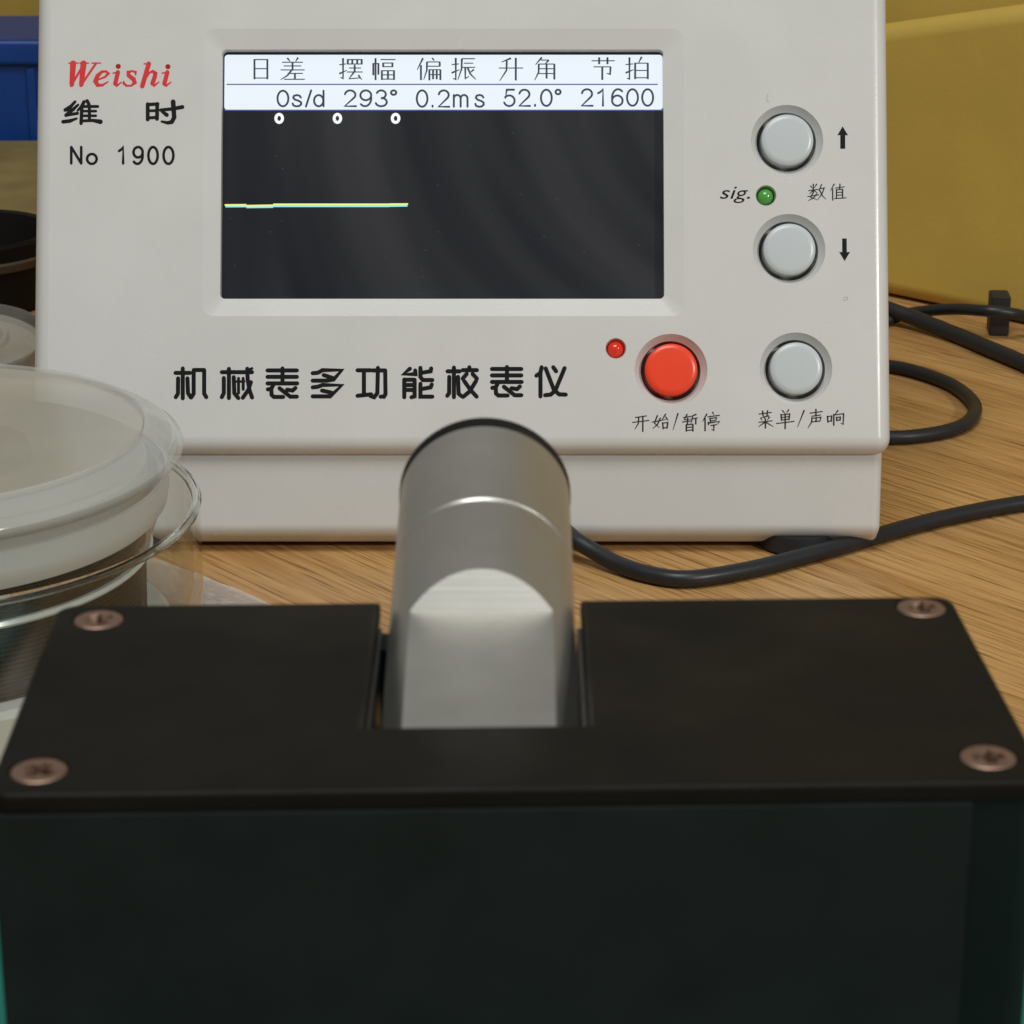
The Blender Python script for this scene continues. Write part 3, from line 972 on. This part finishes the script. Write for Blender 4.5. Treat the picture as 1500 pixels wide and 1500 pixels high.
bm = bmesh.new()
prism(bm, notch(HW, HD, sf), 78.45, 80.0, BMx)
bmesh.ops.recalc_face_normals(bm, faces=bm.faces)
es = [e for e in bm.edges if all(v.co.z > 79.9 for v in e.verts)]
bmesh.ops.bevel(bm, geom=es, offset=0.5, segments=4, affect='EDGES', profile=0.5)
lid = bm_mesh(bm)
SCR = [(-37.5, 208.1), (37.6, 211.0), (-37.2, 176.4), (37.9, 178.9)]
cuts = []
for x, y in SCR:
    bm = bmesh.new()
    lathe(bm, [(0, 78.2), (1.3, 78.2), (2.35, 79.72), (2.45, 80.5), (0, 80.5)], 40, Matrix.Translation((x, y, 0)))
    cuts.append(bm_mesh(bm))
link('lid', boolean(lid, cuts), 'anod', ms, 30)
for i, (x, y) in enumerate(SCR):
    bm = bmesh.new()
    lathe(bm, [(0, 76.0), (1.25, 76.0), (1.25, 78.7), (2.22, 79.75), (2.22, 79.92), (2.12, 80.0), (1.6, 80.03), (0, 80.05)], 40, Matrix.Translation((x, y, 0)))
    head = bm_mesh(bm)
    cc = []
    ang = random.uniform(0, 90)
    for kq in range(2):
        bm = bmesh.new()
        A = [bm.verts.new((sx * 1.35, sy * 0.52, 80.3)) for sx, sy in ((-1, -1), (1, -1), (1, 1), (-1, 1))]
        B = [bm.verts.new((sx * 0.75, sy * 0.34, 77.6)) for sx, sy in ((-1, -1), (1, -1), (1, 1), (-1, 1))]
        bm.faces.new(A); bm.faces.new(B[::-1])
        for q in range(4):
            bm.faces.new((A[q], A[(q + 1) % 4], B[(q + 1) % 4], B[q]))
        bmesh.ops.transform(bm, matrix=Matrix.Translation((x, y, 0)) @ Matrix.Rotation(R(ang + 90 * kq), 4, 'Z'), verts=bm.verts)
        cc.append(bm_mesh(bm))
    s = link('screw', boolean(head, cc), 'copper', ms, 35)

# front plate, a little proud of the body, leaving a darker strip on the right
bm = bmesh.new()
add_box(bm, -HW + 0.3, 35.3, -HD - 0.25, -HD + 0.28, 2.2, 78.3, BMx, 0.15, 2)
link('front_plate', bm_mesh(bm), 'anod_front', ms, 30)
# bare metal cheeks lining the slot, straight up and down the desk
for x0, x1 in ((-12.75, -11.95), (5.95, 6.7)):
    bm = bmesh.new()
    add_box(bm, x0, x1, BY - 7.4, BY + 18.4, 60, 77.85, None, 0.12, 2)
    link('slot_cheek', bm_mesh(bm), 'cheek', ms, 30)

# silver rod
RR = 8.62
EL = R(9.8)
ax = Vector((0, math.cos(EL), math.sin(EL)))
up = Vector((0, -math.sin(EL), math.cos(EL)))
A0 = Vector((-2.75, 222, 78.7))
RM = Matrix(((1, 0, 0, A0.x), (0, ax.y, up.y, A0.y), (0, ax.z, up.z, A0.z), (0, 0, 0, 1)))   # x right, y along, z up


HF = 5.75
RZ = RM @ Matrix.Rotation(R(-90), 4, 'X')         # lathe axis along the rod
bm = bmesh.new()
lathe(bm, [(0, -38.5), (RR - 0.5, -38.5), (RR, -38.0), (RR, -0.30), (RR - 0.16, -0.10), (RR - 0.16, 0.10), (RR, 0.30), (RR, 15.0), (RR - 0.25, 15.3), (0, 15.3)], 192, RZ)
cyl = bm_mesh(bm)
bm = bmesh.new()
wedge = [(-45, HF), (-15.55, HF), (-12.93 + 2.62 * 0.6, RR + 0.6 * (RR - HF)), (-45, RR + 0.6 * (RR - HF))]
A = [bm.verts.new(RM @ Vector((-12, y, z))) for y, z in wedge]
B = [bm.verts.new(RM @ Vector((12, y, z))) for y, z in wedge]
bm.faces.new(A); bm.faces.new(B[::-1])
for i in range(4):
    bm.faces.new((A[i], A[(i + 1) % 4], B[(i + 1) % 4], B[i]))
rod = link('holder_rod', boolean(cyl, [bm_mesh(bm)]), 'alu', ms, 12)
rod['label'] = 'satin silver rod with a flat milled near its lower end'
lathe_obj('rod_ring', [(RR - 0.3, -0.12), (RR - 0.02, -0.10), (RR + 0.03, 0), (RR - 0.02, 0.10), (RR - 0.3, 0.12)], 'alu_bright', rod, mtx=RZ, seg=128, close=True)
lathe_obj('end_disc', [(0, 15.32), (RR - 0.05, 15.32), (RR + 0.10, 15.45), (RR + 0.10, 16.6), (RR, 16.9), (0, 16.9)], 'darkthing', rod, mtx=RZ, seg=128)


# ================================================================ CABLES
def cable(name, pts, r, label, cat='cable', mat_='cable', group=None):
    bm = bmesh.new()
    tube(bm, catmull(pts, 12), r)
    me = bm_mesh(bm)
    o = link(name, me, mat_, None, 60)
    return tag(o, label, cat, group)


T = lambda px, py, z: on_table(px, py, z)
c1 = [Vector((-2.7, 238, 66)), Vector((-2.0, 268, 42)), Vector((-4, 340, 20)), T(770, 752, 9), T(850, 796, 4.0), T(900, 824, 2.0), T(950, 841, 1.7), T(1010, 848, 1.7), T(1100, 834, 1.7), T(1180, 814, 1.7),
      T(1250, 795, 1.7), T(1330, 772, 1.7), T(1400, 755, 1.7), T(1500, 737, 1.7), T(1640, 722, 1.7), T(1900, 700, 1.7)]
cable('signal_cable', c1, 1.62, 'black cable curving across the desk in front of the tester')
c2 = [Vector((30, 560, 1.6)), T(1230, 530, 1.6), T(1300, 536, 1.6), T(1350, 547, 1.6), T(1398, 566, 1.6), T(1427, 592, 1.6), T(1422, 614, 1.6), T(1396, 629, 1.6), T(1350, 638, 1.6), T(1300, 641, 1.6), Vector((66, 508, 1.6))]
cable('power_cable', c2, 1.55, 'black cable looping out from behind the tester and back')
c3 = [Vector((60, 640, 4.4)), T(1260, 435, 4.4), T(1300, 452, 4.0), T(1345, 468, 3.0), T(1400, 490, 2.0), T(1450, 511, 2.0), T(1500, 532, 2.0), T(1620, 585, 2.0), T(1800, 650, 2.0)]
cable('straight_cable', c3, 1.95, 'thick black cable running straight down towards the right edge')
ty = empty('tied_cable', T(1465, 465, 0), 'thin black cable with a black tie block, near the yellow board', 'cable')
c4 = [Vector((70, 617, 1.5)), T(1280, 470, 1.5), T(1330, 459, 2.5), T(1390, 453, 5.5), T(1440, 455, 7.6), T(1480, 459, 7.2), T(1520, 467, 5), T(1650, 490, 1.5)]
bm = bmesh.new()
tube(bm, catmull(c4, 10), 1.45)
link('cord', bm_mesh(bm), 'cable', ty, 60)
bm = bmesh.new()
q = T(1463, 492, 0)
add_box(bm, q.x - 2.4, q.x + 2.4, q.y - 0.5, q.y + 6.5, 0.05, 10.2, Matrix.Translation(q) @ Matrix.Rotation(R(-4), 4, 'Z') @ Matrix.Translation(-q), 0.5, 2)
link('tie_block', bm_mesh(bm), 'rubber', ty, 30)

# ================================================================ DISHES ON THE LEFT
JC = Vector((-96.5, 376, 0))
ds = empty('glass_dish', JC, 'large clear glass dish on the desk left of the tester', 'dish')
lathe_obj('bowl', [(0, 0), (43.5, 0), (45.4, 1.2), (45.8, 3), (45.8, 30.4), (45.2, 31.0), (44.4, 30.4), (44.2, 4), (43, 2.2), (0, 2.0)], 'glass', ds, JC, seg=128)
lathe_obj('rim', [(44.5, 30.7), (45.1, 30.3), (45.9, 30.6), (46.1, 31.4), (45.5, 32.0), (44.7, 31.6)], 'thick_glass', ds, JC, seg=128, close=True)
bk = empty('mesh_basket', JC + Vector((0, 0, 2.2)), 'dark wire mesh basket standing inside the large glass dish', 'basket')
lathe_obj('base_disc', [(0, 2.2), (40, 2.2), (41, 3), (40.5, 10), (39.5, 11), (0, 11)], 'pale', bk, JC, seg=96)
lathe_obj('lining', [(35.5, 11.05), (36.0, 23.4), (35.2, 23.4), (34.8, 11.05)], 'grit', bk, JC, seg=96, close=True)


def wire_net(parent, prof, ns, t, r_off):
    """woven wires following a slanted wall: prof (r0, z0, r1, z1), rows from the pitch"""
    r0, z0, r1, z1 = prof
    bm = bmesh.new()
    n = max(3, int((z1 - z0) / (2 * math.pi * r0 / ns)))
    for i in range(n + 1):
        z = z0 + (z1 - z0) * i / n; r = r0 + (r1 - r0) * i / n + r_off
        lathe(bm, [(r - 0.02, z - t), (r + t * 1.2, z), (r - 0.02, z + t)], ns, Matrix.Translation(JC))
    for i in range(ns):
        a = 2 * math.pi * (i + random.uniform(-0.12, 0.12)) / ns
        d = Vector((math.cos(a), math.sin(a), 0)); tt = Vector((-d.y, d.x, 0)) * t
        bm.faces.new([bm.verts.new(JC + d * (r + r_off + 0.06) + tt * q + Vector((0, 0, z))) for q, r, z in ((-1, r0, z0), (1, r0, z0), (1, r1, z1), (-1, r1, z1))])
    me = bpy.data.meshes.new('wires'); bm.to_mesh(me); bm.free()
    tag(link('wire_mesh', me, 'wire', parent), kind='stuff')


wire_net(bk, (36.1, 11.2, 36.5, 23.3), 300, 0.13, 0.1)

tub = empty('frosted_tub', JC + Vector((0, 0, 23.5)), 'round frosted plastic tub with a lid, stacked on the dish at left', 'tub')
lathe_obj('bowl', [(0, 23.5), (35.4, 23.5), (36.6, 23.9), (37.2, 24.8), (39.4, 30.2), (40.2, 36.0), (39.4, 36.0), (38.5, 30.6), (36.0, 25.0), (0, 24.8)], 'glass', tub, JC, seg=128)
lathe_obj('bottom_rim', [(36.5, 23.55), (37.5, 23.5), (37.9, 24.0), (37.6, 24.6), (36.8, 24.6)], 'milky', tub, JC, seg=128, close=True)
lathe_obj('lining', [(36.2, 25.6), (38.6, 31.4), (37.8, 31.4), (35.4, 25.6)], 'grit', tub, JC, seg=128, close=True)
wire_net(tub, (36.3, 25.7, 38.7, 31.2), 320, 0.12, 0.12)
lathe_obj('frosted_band', [(39.6, 30.6), (40.6, 32.0), (41.0, 34.0), (41.2, 37.1), (40.5, 37.1), (40.3, 34.0), (39.9, 32.4), (39.0, 31.0)], 'frost_wall', tub, JC, seg=128, close=True)
lidp = [(37.3, 43.6), (37.4, 44.5), (37.6, 44.85), (37.9, 44.95), (38.2, 44.8), (38.6, 44.5), (41.6, 42.9), (41.9, 42.5), (42.3, 42.55), (42.6, 42.2), (43.3, 41.7), (43.6, 40.9), (43.4, 40.2), (42.9, 39.8),
        (42.0, 39.5), (41.6, 38.9), (41.4, 37.2), (40.9, 37.2), (41.0, 38.9), (41.8, 40.4), (42.6, 41.0), (41.2, 42.3), (38.3, 43.8)]
ld = lathe_obj('lid', lidp, 'frost', tub, JC, seg=144, smooth=40, close=True)
lathe_obj('lid_panel', [(0, 44.0), (20, 44.2), (37.25, 44.4), (37.25, 43.8), (20, 43.6), (0, 43.4)], 'frost_disc', ld, JC, seg=144)
lathe_obj('filling', [(0, 25.2), (34.5, 25.2), (36.6, 30.0), (37.6, 34.0), (37.6, 39.0), (0, 39.6)], 'khaki', tub, JC, seg=96)
lathe_obj('held_part', [(0, 39.6), (9.0, 39.6), (10.5, 40.4), (10.0, 42.6), (8, 43.2), (0, 43.3)], 'brown', tub, JC + Vector((9, 0, 0)), seg=48)

# crumpled clear film beside and in the dish
def film(name, poly, z0, amp, label):
    bm = bmesh.new()
    n = 14
    (ax_, ay_), (bx_, by_), (cx_, cy_), (dx_, dy_) = poly
    g = []
    for i in range(n + 1):
        row = []
        for j in range(n + 1):
            s, t = i / n, j / n
            x = (ax_ * (1 - s) + bx_ * s) * (1 - t) + (dx_ * (1 - s) + cx_ * s) * t
            y = (ay_ * (1 - s) + by_ * s) * (1 - t) + (dy_ * (1 - s) + cy_ * s) * t
            z = z0 + amp * (math.sin(5 * s + 2 * t) * math.cos(4 * t - s) + 1.05) + random.uniform(0, amp * 0.25)
            row.append(bm.verts.new((x, y, z)))
        g.append(row)
    for i in range(n):
        for j in range(n):
            bm.faces.new((g[i][j], g[i + 1][j], g[i + 1][j + 1], g[i][j + 1]))
    bmesh.ops.solidify(bm, geom=list(bm.faces), thickness=0.12)
    return tag(link(name, bm_mesh(bm), 'film', None, 50), label, 'plastic bag')


FP = [on_table(*q) for q in ((206, 820), (288, 842), (398, 889), (250, 960))]
film('plastic_film', [(q.x, q.y) for q in FP], 0.15, 0.45, 'flat clear plastic bag corner on the desk right of the glass dish')

# ================================================================ FAR LEFT, behind the tester
PC = Vector((-128, 502, 0))
pd = empty('petri_dish', PC, 'small clear dish with whitish rim behind the frosted tub, at far left', 'dish')
lathe_obj('bowl', [(0, 0), (26.5, 0), (27.5, 1), (27.6, 22), (26.6, 22), (26.4, 2), (0, 1.6)], 'glass', pd, PC, seg=96)
lathe_obj('lid', [(0, 23.6), (20, 23.6), (20.6, 24.8), (21.4, 24.8), (22, 23.9), (27.6, 24.2), (28.6, 23.6), (28.8, 19), (28.0, 19), (27.8, 22.6), (21, 22.8), (0, 22.8)], 'frost', pd, PC, seg=96)
DC = Vector((-143, 628, 0))
cu = empty('black_cup', DC, 'dark round cup standing behind the small dish, at far left', 'cup')
lathe_obj('cup_wall', [(0, 0), (21, 0), (22, 1), (24.5, 18.5), (24, 19.4), (22.5, 19), (20, 4), (0, 4)], 'darkthing', cu, DC, seg=64)
lathe_obj('band', [(23.6, 12), (24.3, 12.4), (24.6, 14.2), (23.9, 14.8)], 'brown', cu, DC, seg=64, close=True)
SCN = Vector((-138, 566, 0))
so = empty('smoky_dish', SCN, 'shallow smoky grey dish between the dark cup and the small clear dish', 'dish')
lathe_obj('dish_wall', [(0, 0), (19, 0), (21, 2), (26, 9.0), (25.6, 9.8), (24.6, 9.4), (19.5, 3), (0, 2.4)], 'smoke', so, SCN, seg=64)

bb = empty('blue_box', (-215, 856, 0), 'blue plastic storage box with a lid, at the upper left', 'storage box')
bm = bmesh.new()
add_box(bm, -276, -142, 831, 883, 0.05, 30.5, None, 2.0, 3)
link('body', bm_mesh(bm), 'blue', bb, 35)
bm = bmesh.new()
add_box(bm, -278.5, -139.5, 828.5, 885.5, 28.5, 37.5, None, 2.0, 3)
link('lid', bm_mesh(bm), 'blue', bb, 35)
for i in range(9):
    x = -268 + i * 15
    bm = bmesh.new()
    add_box(bm, x, x + 3.0, 829.8, 832, 3, 27.8, None, 0.5, 2)
    link('rib', bm_mesh(bm), 'blue', bb, 35)

bm = bmesh.new()
add_box(bm, -290, -134, 712, 822, 0.05, 5.0, None, 0.8, 2)
tag(link('shaded_desk_sheet', bm_mesh(bm), 'olive', None, 35), 'flat olive brown sheet added for the shaded desk in front of the blue box', 'sheet')  # added sheet, its olive colour stands in for shade on the desk
